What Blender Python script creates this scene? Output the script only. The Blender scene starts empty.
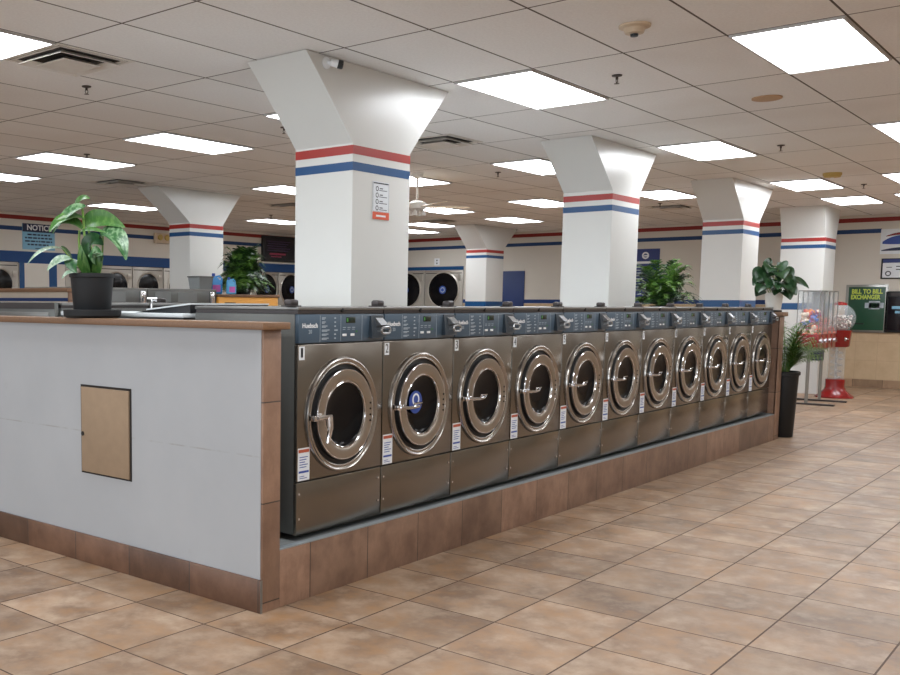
import bpy, bmesh, math, random
from mathutils import Vector, Matrix
R_ = math.radians
PI = math.pi
random.seed(7)
SC = bpy.context.scene
COL = SC.collection

# ------------------------------------------------------------------ materials
def lin(c):
    return tuple(((v/255)/12.92 if v/255 <= .04045 else ((v/255+.055)/1.055)**2.4) for v in c)

class N:
    """tiny node helper"""
    def __init__(s, name):
        s.m = bpy.data.materials.new(name); s.m.use_nodes = True
        s.t = s.m.node_tree; s.b = s.t.nodes['Principled BSDF']
    def node(s, typ, **kw):
        n = s.t.nodes.new(typ)
        for k, v in kw.items():
            if k.startswith('i_'):
                key = k[2:]; key = int(key) if key.isdigit() else key.replace('_', ' ')
                if isinstance(v, bpy.types.NodeSocket): s.t.links.new(v, n.inputs[key])
                else: n.inputs[key].default_value = v
            else: setattr(n, k, v)
        return n
    def math(s, op, a, b=0.0, c=0.0):
        n = s.t.nodes.new('ShaderNodeMath'); n.operation = op
        for i, v in enumerate((a, b, c)):
            if isinstance(v, bpy.types.NodeSocket): s.t.links.new(v, n.inputs[i])
            else: n.inputs[i].default_value = v
        return n.outputs[0]
    def mix(s, f, a, b, mode='MIX'):
        n = s.t.nodes.new('ShaderNodeMix'); n.data_type = 'RGBA'; n.blend_type = mode
        for i, v in ((0, f), (6, a), (7, b)):
            if isinstance(v, bpy.types.NodeSocket): s.t.links.new(v, n.inputs[i])
            else: n.inputs[i].default_value = v if i == 0 else (*v[:3], 1)
        return n.outputs[2]
    def set(s, key, v):
        if isinstance(v, bpy.types.NodeSocket): s.t.links.new(v, s.b.inputs[key])
        else: s.b.inputs[key].default_value = v
    def coord(s):
        n = s.node('ShaderNodeNewGeometry'); return n.outputs['Position']
    def obj(s):
        return s.node('ShaderNodeTexCoord').outputs['Object']
    def sep(s, v):
        n = s.node('ShaderNodeSeparateXYZ', i_0=v); return n.outputs
    def noise(s, v, scale, detail=3, rough=.55, sc=None):
        if sc:
            v = s.node('ShaderNodeMapping', i_Vector=v, i_Scale=sc).outputs[0]
        return s.node('ShaderNodeTexNoise', i_Vector=v, i_Scale=scale, i_Detail=detail, i_Roughness=rough).outputs['Fac']
    def ramp(s, f, lo, hi):
        return s.node('ShaderNodeMapRange', i_0=f, i_1=lo, i_2=hi).outputs[0]
    def bump(s, h, strength=.2, dist=.01):
        s.set('Normal', s.node('ShaderNodeBump', i_Height=h, i_Strength=strength, i_Distance=dist).outputs[0])

def mat(name, rgb, rough=.5, metal=0., var=.06, scale=14., bump=0., spec=None, coat=0., sc=None, trans=0., alpha=1.):
    n = N(name); c = lin(rgb)
    f = n.noise(n.obj(), scale, 3, .6, sc)
    dk = tuple(v*(1-var) for v in c); lt = tuple(min(1, v*(1+var)) for v in c)
    n.set('Base Color', n.mix(f, dk, lt))
    n.set('Roughness', rough); n.set('Metallic', metal)
    if bump: n.bump(f, bump, .003)
    if coat: n.set('Coat Weight', coat)
    if trans: n.set('Transmission Weight', trans)
    if spec is not None: n.set('Specular IOR Level', spec)
    if alpha < 1: n.set('Alpha', alpha)
    return n.m

def emit(name, rgb, strength, base=None):
    n = N(name); n.set('Base Color', (*lin(base or rgb), 1)); n.set('Emission Color', (*lin(rgb), 1)); n.set('Emission Strength', strength)
    n.set('Roughness', .4)
    return n.m

TS, TSY, TX, TY = .4503, .4564, -.2835, -.3841      # floor tile pitch and phase
CA, CB, CX, CY, ZC = 1.2365, .6096, 2.9161, .2664, 2.9517   # ceiling grid

def floor_mat():
    n = N('floor_tile'); p = n.coord(); x, y, z = n.sep(p)
    fx = n.math('DIVIDE', n.math('SUBTRACT', x, TX), TS); fy = n.math('DIVIDE', n.math('SUBTRACT', y, TY), TSY)
    ix, iy = n.math('FLOOR', fx), n.math('FLOOR', fy)
    wx = n.math('ABSOLUTE', n.math('SUBTRACT', n.math('FRACT', fx), .5)); wy = n.math('ABSOLUTE', n.math('SUBTRACT', n.math('FRACT', fy), .5))
    g = n.math('GREATER_THAN', n.math('MAXIMUM', wx, wy), .4915)
    idv = n.node('ShaderNodeCombineXYZ', i_0=ix, i_1=iy).outputs[0]
    wn = n.node('ShaderNodeTexWhiteNoise', i_Vector=idv); rnd = wn.outputs['Value']
    off = n.node('ShaderNodeVectorMath', operation='MULTIPLY_ADD', i_0=wn.outputs['Color'], i_1=(30, 30, 30), i_2=p).outputs[0]
    a = n.noise(off, 3.2, 4, .6); b = n.noise(off, 6.5, 5, .65); c = n.noise(off, 45, 3, .6)
    # every tile has its own orientation of the cloudy glaze
    base = n.mix(n.ramp(a, .36, .64), lin((118, 94, 74)), lin((162, 136, 112)))
    base = n.mix(n.math('MULTIPLY', n.ramp(b, .5, .7), .62), base, lin((156, 116, 74)))
    base = n.mix(n.math('MULTIPLY', n.ramp(b, .5, .28), .6), base, lin((180, 160, 138)))
    base = n.mix(n.math('MULTIPLY', n.ramp(c, .52, .75), .25), base, lin((120, 92, 74)))
    tint = n.math('MULTIPLY_ADD', rnd, .3, .84)
    tv = n.node('ShaderNodeCombineXYZ', i_0=tint, i_1=tint, i_2=tint).outputs[0]
    base = n.mix(1., base, tv, 'MULTIPLY')
    n.set('Base Color', n.mix(g, base, lin((84, 66, 54))))
    n.set('Roughness', n.math('ADD', n.math('MULTIPLY_ADD', a, .2, .36), n.math('MULTIPLY', g, .4)))
    n.bump(n.math('SUBTRACT', n.math('MULTIPLY', c, .15), g), .25, .004)
    return n.m

def ceiling_mat():
    n = N('ceiling_tile'); p = n.coord(); x, y, z = n.sep(p)
    fx = n.math('DIVIDE', n.math('SUBTRACT', x, CX), CA); fy = n.math('DIVIDE', n.math('SUBTRACT', y, CY), CB)
    wx = n.math('MULTIPLY', n.math('SUBTRACT', .5, n.math('ABSOLUTE', n.math('SUBTRACT', n.math('FRACT', fx), .5))), CA)
    wy = n.math('MULTIPLY', n.math('SUBTRACT', .5, n.math('ABSOLUTE', n.math('SUBTRACT', n.math('FRACT', fy), .5))), CB)
    d = n.math('MINIMUM', wx, wy)
    groove = n.math('LESS_THAN', d, .0065)
    idv = n.node('ShaderNodeCombineXYZ', i_0=n.math('FLOOR', fx), i_1=n.math('FLOOR', fy)).outputs[0]
    rnd = n.node('ShaderNodeTexWhiteNoise', i_Vector=idv).outputs['Value']
    f = n.noise(p, 150, 2, .7); pit = n.noise(p, 60, 3, .7); st = n.noise(p, .6, 3, .5)
    base = n.mix(n.ramp(pit, .3, .7), lin((236, 234, 232)), lin((245, 244, 242)))
    base = n.mix(n.math('MULTIPLY', rnd, .10), base, lin((176, 164, 156)))
    base = n.mix(n.math('MULTIPLY', n.ramp(st, .5, .75), .18), base, lin((180, 160, 140)))
    n.set('Base Color', n.mix(groove, base, lin((92, 82, 76))))
    n.set('Roughness', .95)
    n.bump(n.math('SUBTRACT', n.math('MULTIPLY', f, .35), n.math('MULTIPLY', groove, 1.)), .35, .004)
    return n.m

def wall_mat(name, band=None, wains=False, bright=(186, 181, 172)):
    """painted wall: red and blue stripes, optional blue band, optional tile wainscot"""
    n = N(name); p = n.coord(); x, y, z = n.sep(p)
    f = n.noise(p, 3, 3, .5)
    base = n.mix(f, lin(tuple(v-6 for v in bright)), lin(bright))
    def between(v, a, b): return n.math('MULTIPLY', n.math('GREATER_THAN', v, a), n.math('LESS_THAN', v, b))
    if wains:
        hx = n.math('FRACT', n.math('DIVIDE', y, .33)); hz = n.math('FRACT', n.math('DIVIDE', n.math('SUBTRACT', z, .14), .32))
        gr = n.math('MAXIMUM', n.math('LESS_THAN', hx, .015), n.math('LESS_THAN', hz, .015))
        tl = n.mix(n.noise(p, 5, 4, .6), lin((176, 150, 118)), lin((205, 180, 146)))
        tl = n.mix(n.math('MULTIPLY', gr, .35), tl, lin((140, 118, 95)))
        base = n.mix(n.math('LESS_THAN', z, 1.415), base, tl)
        base = n.mix(n.math('MULTIPLY', between(z, 1.42, 1.50), n.math('GREATER_THAN', y, 1.6)), base, lin((14, 52, 112)))
    base = n.mix(between(z, 2.832, 2.905), base, lin((138, 34, 26)))
    bl = between(z, 2.64, 2.712)
    if wains: bl = n.math('MULTIPLY', bl, n.math('GREATER_THAN', y, .71))
    base = n.mix(bl, base, lin((10, 56, 104)))
    if band: base = n.mix(between(z, band[0], band[1]), base, lin((8, 64, 122)))
    n.set('Base Color', base); n.set('Roughness', .6)
    n.bump(n.noise(p, 90, 2), .08, .002)
    return n.m

def half_wall_mat():
    n = N('white_painted_panel'); p = n.coord(); x, y, z = n.sep(p)
    base = n.mix(n.noise(p, 2.2, 4, .6), lin((163, 166, 170)), lin((177, 180, 183)))
    sm = n.math('ABSOLUTE', n.math('SUBTRACT', z, .712))
    seam = n.math('MULTIPLY', n.math('LESS_THAN', sm, .0035), n.ramp(n.noise(p, 9, 3), .42, .6))
    base = n.mix(n.math('MULTIPLY', seam, .55), base, lin((140, 136, 132)))
    sc = n.math('MULTIPLY', n.ramp(n.noise(p, 7, 5, .7), .64, .75), .25)
    base = n.mix(sc, base, lin((160, 156, 150)))
    n.set('Base Color', base); n.set('Roughness', .5); n.bump(n.noise(p, 120, 2), .06, .002)
    return n.m

def tile_mat(name, c1, c2, axis, pitch, phase, zjoint=None):
    n = N(name); p = n.coord(); s = n.sep(p); v = s[axis]; z = s[2]
    f = n.math('DIVIDE', n.math('SUBTRACT', v, phase), pitch)
    g = n.math('GREATER_THAN', n.math('ABSOLUTE', n.math('SUBTRACT', n.math('FRACT', f), .5)), .4935)
    idn = n.math('FLOOR', f)
    if zjoint:
        h = n.math('DIVIDE', n.math('SUBTRACT', z, zjoint[1]), zjoint[0])
        g = n.math('MAXIMUM', g, n.math('GREATER_THAN', n.math('ABSOLUTE', n.math('SUBTRACT', n.math('FRACT', h), .5)), .4935))
        idn = n.math('MULTIPLY_ADD', n.math('FLOOR', h), 7.3, idn)
    rnd = n.node('ShaderNodeTexWhiteNoise', noise_dimensions='1D', i_W=idn).outputs['Value']
    a = n.noise(p, 4, 5, .65); b = n.noise(p, 12, 4, .65, (1, 1, .35))
    base = n.mix(n.ramp(a, .32, .68), lin(c1), lin(c2))
    base = n.mix(n.math('MULTIPLY', n.ramp(b, .5, .8), .4), base, lin(tuple(min(255, v*1.18) for v in c2)))
    t = n.math('MULTIPLY_ADD', rnd, .5, .72)
    base = n.mix(1., base, n.node('ShaderNodeCombineXYZ', i_0=t, i_1=t, i_2=t).outputs[0], 'MULTIPLY')
    n.set('Base Color', n.mix(g, base, lin((66, 54, 47)))); n.set('Roughness', .42)
    n.bump(n.math('SUBTRACT', n.math('MULTIPLY', b, .2), g), .2, .003)
    return n.m

def steel_mat(name, rgb, rough, sc=(40, 1, 1)):
    n = N(name); p = n.obj()
    a = n.noise(p, 6, 3, .6, sc); b = n.noise(p, 1.6, 3, .5)
    c = lin(rgb)
    n.set('Base Color', n.mix(n.ramp(a, .3, .7), tuple(v*.96 for v in c), c))
    n.set('Metallic', 1.); n.set('Roughness', n.math('MULTIPLY_ADD', b, .03, rough-.015))
    return n.m

def stripe_leaf(name, dark, light, amount):
    n = N(name); p = n.obj()
    f = n.noise(p, 28, 3, .6); w = n.ramp(n.noise(p, 55, 3, .6, (1, 1, .35)), .5-.1*amount, .62)
    base = n.mix(f, lin(dark), tuple(v*1.3 for v in lin(dark)))
    n.set('Base Color', n.mix(n.math('MULTIPLY', w, amount), base, lin(light)))
    n.set('Roughness', .36); n.set('Specular IOR Level', .5)
    n.set('Subsurface Weight', 0.)
    return n.m

def balls_mat(name, pal, scale):
    n = N(name); v = n.node('ShaderNodeTexVoronoi', i_Vector=n.obj(), i_Scale=scale)
    w = n.node('ShaderNodeTexWhiteNoise', i_Vector=v.outputs['Color']).outputs['Value']
    r = n.node('ShaderNodeValToRGB', i_0=w); r.color_ramp.interpolation = 'CONSTANT'
    el = r.color_ramp.elements
    while len(el) < len(pal): el.new(len(el)/len(pal))
    for i, c in enumerate(pal): el[i].position = i/len(pal); el[i].color = (*lin(c), 1)
    n.set('Base Color', r.outputs[0]); n.set('Roughness', .35)
    return n.m

M = dict(
 floor=floor_mat(), ceiling=ceiling_mat(),
 wallN=wall_mat('wall_paint_dryer_side', (2.075, 2.28), False, (220, 214, 203)), wallE=wall_mat('wall_paint_far', None, True, (212, 206, 195)),
 wallS=mat('wall_paint_plain', (190, 180, 165), .7),
 half=half_wall_mat(),
 plinth=tile_mat('brown_base_tile', (108, 81, 66), (146, 116, 96), 0, .4570, -.122, (.46, .28)),
 endtile=tile_mat('brown_end_tile', (112, 84, 68), (142, 113, 93), 0, 3., -1.2, (.4565, .045)),
 skirt=tile_mat('shaded_brown_skirting_tile', (84, 58, 43), (114, 84, 66), 1, .4525, .0, None),  # brown tile with the shade at the wall's foot put into its colour
 skirtE=tile_mat('skirting_tile_far', (140, 112, 88), (166, 136, 108), 1, .4525, .1, None),
 concrete=mat('grey_concrete', (120, 124, 124), .85, 0, .2, 20, .2),
 wood=mat('wood_grain_laminate_edge', (120, 90, 66), .45, 0, .5, 30, .1, sc=(1, 6, 6)),
 plywood=mat('bare_fibreboard', (152, 130, 106), .75, 0, .14, 16, .1),
 darkgap=mat('dark_gap', (40, 34, 30), .9),
 column=mat('white_gloss_paint', (212, 212, 208), .28, 0, .02, 5, .03),
 red=mat('red_paint', (158, 34, 24), .35, 0, .05), blue=mat('blue_paint', (2, 70, 122), .35, 0, .05),
 navy=mat('navy_paint', (10, 48, 104), .45),
 steel=steel_mat('brushed_stainless', (136, 130, 122), .26), steel_door=steel_mat('door_steel', (176, 168, 158), .34, (1, 1, 1)), steel_ring=steel_mat('satin_steel_ring', (176, 172, 168), .2, (1, 1, 1)),
 chrome=mat('chrome', (225, 225, 228), .08, 1., .01), steel_side=mat('grey_enamel_steel', (106, 108, 106), .42, .5, .06),
 seam=mat('dark_seam', (26, 25, 25), .6), lid=mat('galvanised_lid', (138, 138, 136), .38, .8, .06), lidtrim=mat('dark_lid_trim', (66, 62, 62), .4, .5),
 panel=mat('slate_blue_control_panel', (70, 88, 104), .35, 0, .04), white=mat('white_print', (232, 234, 236), .5, 0, .01),
 lightgrey=mat('pale_grey_print', (170, 182, 190), .5), black=mat('black_plastic', (24, 26, 29), .4), rubber=mat('black_rubber', (14, 14, 15), .55),
 glassdark=mat('dark_door_glass', (6, 8, 13), .12, 0, .1, 5, spec=.22), display=mat('dark_green_display', (18, 38, 30), .25),
 green_led=emit('green_led', (70, 150, 60), .25, (40, 90, 40)), sticker=mat('white_sticker', (222, 226, 230), .5), orange=mat('orange_red_print', (208, 84, 50), .5),
 rust=mat('rust_print', (176, 84, 58), .5), bluep=mat('blue_print', (40, 70, 150), .5), darktext=mat('dark_print', (30, 34, 48), .5), numdark=mat('dark_number', (22, 24, 30), .5),
 pot=mat('charcoal_pot', (15, 18, 22), .65, 0, .05, 8, .05), potblack=mat('black_planter', (11, 11, 13), .5), potwhite=mat('white_pot', (226, 224, 218), .35),
 soil=mat('potting_soil', (44, 32, 24), .95, 0, .4, 60, .4),
 leafA=stripe_leaf('variegated_leaf', (32, 78, 36), (150, 182, 140), .5), leafB=stripe_leaf('green_leaf', (50, 92, 36), (120, 152, 84), .3),
 leafC=stripe_leaf('dark_leaf', (22, 66, 32), (70, 120, 60), .3), leafD=stripe_leaf('silver_leaf', (112, 138, 116), (206, 214, 200), .6),
 stem=mat('pale_green_stem', (120, 156, 74), .5), fern=stripe_leaf('fern_frond', (66, 108, 40), (140, 172, 84), .55), fernd=stripe_leaf('dark_fern_frond', (26, 54, 22), (60, 92, 42), .35),
 palm=stripe_leaf('palm_frond', (66, 104, 40), (150, 160, 84), .4), lily=stripe_leaf('broad_dark_leaf', (22, 50, 24), (56, 92, 48), .3),
 light=emit('light_diffuser', (244, 249, 255), 10.5, (240, 240, 240)), fixture=mat('white_fixture_metal', (196, 192, 190), .4),
 vent=mat('vent_metal', (222, 216, 208), .5), ventdark=mat('vent_dark', (62, 57, 54), .9), brass=mat('sprinkler_metal', (70, 60, 54), .4, .6),
 cream=mat('aged_cream_plastic', (206, 186, 160), .5), tanp=mat('tan_plastic', (186, 152, 118), .6), yellowp=mat('yellowed_plastic', (196, 168, 96), .55),
 dryer=mat('beige_grey_dryer_steel', (176, 170, 160), .4, .35, .04), dryerring=mat('dryer_ring', (190, 184, 174), .3, .6), dryerglass=mat('dryer_glass', (14, 13, 15), .2, spec=.25),
 navysign=mat('navy_sign', (24, 34, 70), .5), lightblue=mat('light_blue_sign', (132, 186, 214), .5), bluesign=mat('blue_poster', (36, 52, 116), .5),
 tv=mat('dark_screen_glass', (18, 15, 24), .2), screen1=emit('dim_purple_screen', (70, 36, 90), .06, (50, 26, 60)), screen2=emit('dim_red_screen', (150, 40, 70), .15, (90, 26, 40)),
 greenp=mat('deep_green_poster', (24, 72, 50), .4), lime=mat('lime_print', (188, 208, 80), .5), alu=mat('aluminium_frame', (150, 150, 146), .35, .8),
 orangewood=mat('orange_laminate', (226, 160, 64), .45), bottle=mat('blue_bottle_plastic', (58, 142, 208), .3), bottle2=mat('light_blue_bottle_plastic', (92, 168, 216), .3), pinklabel=mat('pink_label', (196, 96, 176), .5),
 greybin=mat('grey_bin_plastic', (118, 122, 122), .5), whiteboard=mat('white_laminate', (214, 220, 222), .35),
 channel=mat('galvanised_channel', (150, 160, 166), .4, .4), coinbox=mat('dark_slate_plastic', (44, 54, 63), .4), coin=mat('worn_chrome', (176, 178, 180), .3, 1., .04), redp=mat('red_gloss_plastic', (128, 14, 14), .25, coat=.3), clear=mat('clear_acrylic', (225, 235, 240), .05, 0, .01, alpha=.10),
 balls=balls_mat('assorted_gumballs', [(220, 60, 40), (240, 140, 40), (70, 110, 200), (240, 220, 200), (150, 60, 120), (230, 110, 50)], 16.), 
 balls_red=balls_mat('red_and_orange_candies', [(210, 50, 30), (230, 90, 40), (190, 40, 30), (225, 120, 60)], 34.), beads=balls_mat('pale_gumballs', [(210, 200, 190), (190, 160, 150), (150, 130, 130), (226, 220, 210)], 28.),
 door=mat('blue_door_paint', (8, 42, 100), .45),
)

# ------------------------------------------------------------------ mesh helpers
class MB:
    def __init__(s): s.b = bmesh.new()
    def box(s, x0, x1, y0, y1, z0, z1, bev=0., seg=2):
        vs = [s.b.verts.new(p) for p in ((x0,y0,z0),(x1,y0,z0),(x1,y1,z0),(x0,y1,z0),(x0,y0,z1),(x1,y0,z1),(x1,y1,z1),(x0,y1,z1))]
        fs = [s.b.faces.new([vs[i] for i in f]) for f in ((0,3,2,1),(4,5,6,7),(0,1,5,4),(1,2,6,5),(2,3,7,6),(3,0,4,7))]
        if bev:
            es = list({e for f in fs for e in f.edges})
            bmesh.ops.bevel(s.b, geom=es, offset=bev, segments=seg, profile=.5, affect='EDGES')
        return s
    def hexa(s, pts):
        vs = [s.b.verts.new(p) for p in pts]
        for f in ((0,3,2,1),(4,5,6,7),(0,1,5,4),(1,2,6,5),(2,3,7,6),(3,0,4,7)): s.b.faces.new([vs[i] for i in f])
        return s
    def tube(s, pts, r, seg=8, caps=True):
        pts = [Vector(p) for p in pts]; rs = r if isinstance(r, (list, tuple)) else [r]*len(pts)
        rings = []; prev = None
        for i, p in enumerate(pts):
            d = (pts[min(i+1, len(pts)-1)]-pts[max(i-1, 0)]).normalized()
            a = d.orthogonal().normalized() if prev is None else (prev-d*prev.dot(d)).normalized()
            prev = a; b = d.cross(a)
            rings.append([s.b.verts.new(p+(a*math.cos(t)+b*math.sin(t))*rs[i]) for t in (2*PI*k/seg for k in range(seg))])
        for q, w in zip(rings, rings[1:]):
            for k in range(seg): s.b.faces.new((q[k], q[(k+1)%seg], w[(k+1)%seg], w[k]))
        if caps: s.b.faces.new(rings[0][::-1]); s.b.faces.new(rings[-1])
        return s
    def lathe(s, prof, c=(0,0,0), axis='Z', seg=32, cap=True):
        """prof: (radius, height) pairs along the axis; axis 'Z', or '-Y' (height grows toward -Y)"""
        rings = []; c = Vector(c)
        def P(r, h, t):
            if axis == 'Z': return c+Vector((r*math.cos(t), r*math.sin(t), h))
            if axis == '-Y': return c+Vector((r*math.cos(t), -h, r*math.sin(t)))
            return c+Vector((-h, -r*math.cos(t), r*math.sin(t)))      # '-X'
        for r, h in prof:
            if r < 1e-6: rings.append([s.b.verts.new(P(0, h, 0))])
            else: rings.append([s.b.verts.new(P(r, h, 2*PI*k/seg)) for k in range(seg)])
        for q, w in zip(rings, rings[1:]):
            for k in range(seg):
                l = (k+1) % seg
                if len(q) == 1 and len(w) == 1: continue
                if len(q) == 1: s.b.faces.new((q[0], w[l], w[k]))
                elif len(w) == 1: s.b.faces.new((q[k], q[l], w[0]))
                else: s.b.faces.new((q[k], q[l], w[l], w[k]))
        if cap:
            if len(rings[0]) > 1 and prof[0] != prof[-1]: s.b.faces.new(rings[0][::-1])
            if len(rings[-1]) > 1 and prof[0] != prof[-1]: s.b.faces.new(rings[-1])
        return s
    def torus(s, R, r, c, axis, seg=40, n=10, sq=1.):
        pr = [(R+r*math.cos(2*PI*k/n), sq*r*math.sin(2*PI*k/n)) for k in range(n)]; pr.append(pr[0])
        return s.lathe(pr, c, axis, seg)
    def leaf(s, base, ctrl, tip, width, normal, n=9, cup=.18, shape='ovate', wave=0.):
        base, ctrl, tip = Vector(base), Vector(ctrl), Vector(tip); nv = Vector(normal).normalized()
        rows = []
        for i in range(n+1):
            t = i/n; p = base*(1-t)**2+ctrl*2*t*(1-t)+tip*t*t
            d = ((ctrl-base)*(1-t)+(tip-ctrl)*t).normalized()
            sd = d.cross(nv); sd = sd.normalized() if sd.length > 1e-5 else d.orthogonal().normalized()
            up = sd.cross(d)
            if shape == 'ovate': w = math.sin(PI*min(1, t*.94+.03)**.72)**.9
            elif shape == 'blade': w = (1-t)**.6*min(1, t*8+.3)
            else: w = math.sin(PI*(t*.96+.02))
            w *= width/2; wv = wave*math.sin(t*17)*width
            rows.append([s.b.verts.new(p+sd*w*k+up*(abs(k)*cup*w*2+wv*abs(k))) for k in (-1, -.5, 0, .5, 1)])
        for q, w in zip(rows, rows[1:]):
            for k in range(4): s.b.faces.new((q[k], q[k+1], w[k+1], w[k]))
        return s
    def build(s, name, m, parent=None, loc=None, ang=35, solid=0.):
        bmesh.ops.recalc_face_normals(s.b, faces=s.b.faces)
        me = bpy.data.meshes.new(name); s.b.to_mesh(me); s.b.free()
        me.polygons.foreach_set('use_smooth', [True]*len(me.polygons)); me.set_sharp_from_angle(angle=R_(ang))
        me.materials.append(M[m] if isinstance(m, str) else m)
        o = bpy.data.objects.new(name, me); COL.objects.link(o)
        if solid:
            md = o.modifiers.new('thickness', 'SOLIDIFY'); md.thickness = solid; md.offset = 0
        if parent: o.parent = parent
        if loc: o.location = loc
        return o

def box(name, m, parent, *a, bev=0., loc=None): return MB().box(*a, bev=bev).build(name, m, parent, loc)

def text(name, body, size, m, parent, org, xd=(1,0,0), up=(0,0,1), width=None, ext=.0004, align='CENTER', bold=0.):
    cu = bpy.data.curves.new('t', 'FONT'); cu.body = body; cu.size = size; cu.extrude = ext; cu.align_x = align; cu.align_y = 'CENTER'; cu.resolution_u = 3; cu.offset = bold
    o = bpy.data.objects.new('t', cu); COL.objects.link(o)
    dg = bpy.context.evaluated_depsgraph_get(); dg.update()
    me = bpy.data.meshes.new_from_object(o.evaluated_get(dg)); bpy.data.objects.remove(o)
    xd, up = Vector(xd), Vector(up); nz = xd.cross(up)
    sx = 1.
    if width:
        w = max(v.co.x for v in me.vertices)-min(v.co.x for v in me.vertices); sx = width/w
    for v in me.vertices: v.co = Vector(org)+xd*v.co.x*sx+up*v.co.y+nz*v.co.z
    me.name = name; me.materials.clear(); me.materials.append(M[m])
    q = bpy.data.objects.new(name, me); COL.objects.link(q)
    if parent: q.parent = parent
    return q

def thing(name, label, cat, loc=(0,0,0), group=None, rz=0.):
    o = bpy.data.objects.new(name, None); COL.objects.link(o); o.location = loc; o.rotation_euler = (0, 0, rz)
    o.empty_display_size = .1
    return tag(o, label, cat, group)
def tag(o, label, cat, group=None):
    o['label'] = label; o['category'] = cat
    if group: o['group'] = group
    return o
def struct(o): o['kind'] = 'structure'; return o
def dup(root, loc=None, label=None, rz=None):
    r = root.copy(); COL.objects.link(r)
    if loc is not None: r.location = loc
    if rz is not None: r.rotation_euler = (0, 0, rz)
    if label: r['label'] = label
    for ch in list(root.children):
        c = ch.copy(); COL.objects.link(c); c.parent = r
        for g in list(ch.children):
            d = g.copy(); COL.objects.link(d); d.parent = c
    return r

# ------------------------------------------------------------------ room shell
XE, YN, XW, YS = 16.3, 12.0, -9.0, -7.5
struct(box('floor', 'floor', None, XW, XE+.3, YS, YN+1, -.1, 0))
struct(box('ceiling', 'ceiling', None, XW, XE+.3, YS, YN+1, ZC, ZC+.08))
b = MB()          # dryer side wall: bulkhead above, piers between the dryer banks
b.box(XW, XE, YN, YN+.15, 2.095, ZC)
for x0, x1 in ((XW, 5.885), (6.685, 7.66), (10.875, 11.85), (14.43, XE)): b.box(x0, x1, YN, YN+.15, 0, 2.095)
wn = struct(b.build('wall_north', 'wallN'))
for x0, x1 in ((6.685, 6.79), (7.31, 7.48)): box('blue_paint_band', 'blue', wn, x0, x1, YN-.003, YN, .0, 2.09)
b = MB(); b.box(XE, XE+.15, YS, 8.84, 0, ZC); b.box(XE, XE+.15, 8.84, YN, 2.165, ZC); b.box(XE, XE+.15, 10.92, YN, 0, 2.165)
we = struct(b.build('wall_east', 'wallE'))
box('blue_paint_band', 'blue', we, XE-.003, XE, 8.84, 10.92, 2.17, 2.25)
struct(box('wall_south', 'wallS', None, XW, XE, YS-.15, YS, 0, ZC))
b = MB(); b.box(XW-.15, XW, YS, YN, 0, .45); b.box(XW-.15, XW, YS, YN, 2.75, ZC)
for y in (-7.5, -3.75, -.15, 3.4, 7.0, 11.0): b.box(XW-.15, XW, y, min(y+.3, YN), .45, 2.75)
b.box(XW-.15, XW, 11.0, YN, .45, 2.75); struct(b.build('wall_west', 'wallS'))
wl = [(-7.2, -3.75), (-3.45, -.15), (.15, 3.4), (3.7, 7.0), (7.3, 11.0)]
for k, (ya, yb) in enumerate(wl):
    f = MB()
    for a in ((ya, yb, .45, .51), (ya, yb, 2.69, 2.75), (ya, ya+.06, .51, 2.69), (yb-.06, yb, .51, 2.69)): f.box(XW-.11, XW-.05, *a)
    f = struct(f.build('window_%d' % (k+1), 'alu')); box('pane', 'clear', f, XW-.085, XW-.079, ya+.06, yb-.06, .51, 2.69)
    l = bpy.data.lights.new('daylight', 'AREA'); l.shape = 'RECTANGLE'; l.size = 2.1; l.size_y = yb-ya-.15; l.energy = 75; l.color = (.84, .92, 1)
    q = bpy.data.objects.new('daylight', l); COL.objects.link(q); q.location = (XW-.04, (ya+yb)/2, 1.6); q.rotation_euler = (0, -PI/2, 0)
struct(box('baseboard_east', 'skirtE', None, XE-.014, XE, YS, 7.2, 0, .136))
d = struct(box('door_1', 'door', None, XE-.03, XE-.002, 7.32, 8.22, 0, 2.115, bev=.004))
MB().tube([(XE-.03, 8.12, 1.0), (XE-.09, 8.12, 1.0), (XE-.09, 8.0, 1.0)], .011).build('door_handle', 'chrome', d)

# ------------------------------------------------------------------ columns with flared heads
def column(label, x0, x1, y0, y1, t0, t1, zr, knee, band=False, side='grp'):
    o = thing('flared_column', label, 'column', (x0, y0, 0), 'white flared columns with red and blue stripes')
    w, dp = x1-x0, y1-y0
    b = MB(); b.box(0, w, 0, dp, 0, knee); b.build('shaft', 'column', o)
    b = MB(); n = 8; rings = []
    for i in range(n+1):
        t = i/n; z = knee+(ZC-.004-knee)*t; e = t*.94+.06*t*t
        a, c = (t0-x0)*e, w+(t1-x1)*e
        rings.append([b.b.verts.new(p) for p in ((a, 0, z), (c, 0, z), (c, dp, z), (a, dp, z))])
    for q, r in zip(rings, rings[1:]):
        for k in range(4): b.b.faces.new((q[k], q[(k+1)%4], r[(k+1)%4], r[k]))
    b.b.faces.new(rings[0][::-1]); b.b.faces.new(rings[-1]); b.build('flared_head', 'column', o)
    def hoop(nm, m, za, zb, e=.0015):
        b = MB(); b.box(-e, w+e, -e, 0, za, zb); b.box(-e, w+e, dp, dp+e, za, zb); b.box(-e, 0, 0, dp, za, zb); b.box(w, w+e, 0, dp, za, zb); b.build(nm, m, o)
    hoop('red_stripe', 'red', zr, zr+.057); hoop('blue_stripe', 'blue', zr-.106, zr-.05)
    if band: hoop('blue_band', 'blue', band[0], band[1])
    return o
c1 = column('big white column nearest the camera, carrying a small notice and a security camera', 2.027, 2.685, 1.065, 1.56, 1.54, 3.165, 2.376, 2.447)
column('white column rising behind the middle of the washer row, left of the leafy fern', 6.117, 6.77, 1.065, 1.565, 5.60, 7.17, 2.409, 2.50)
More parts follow.
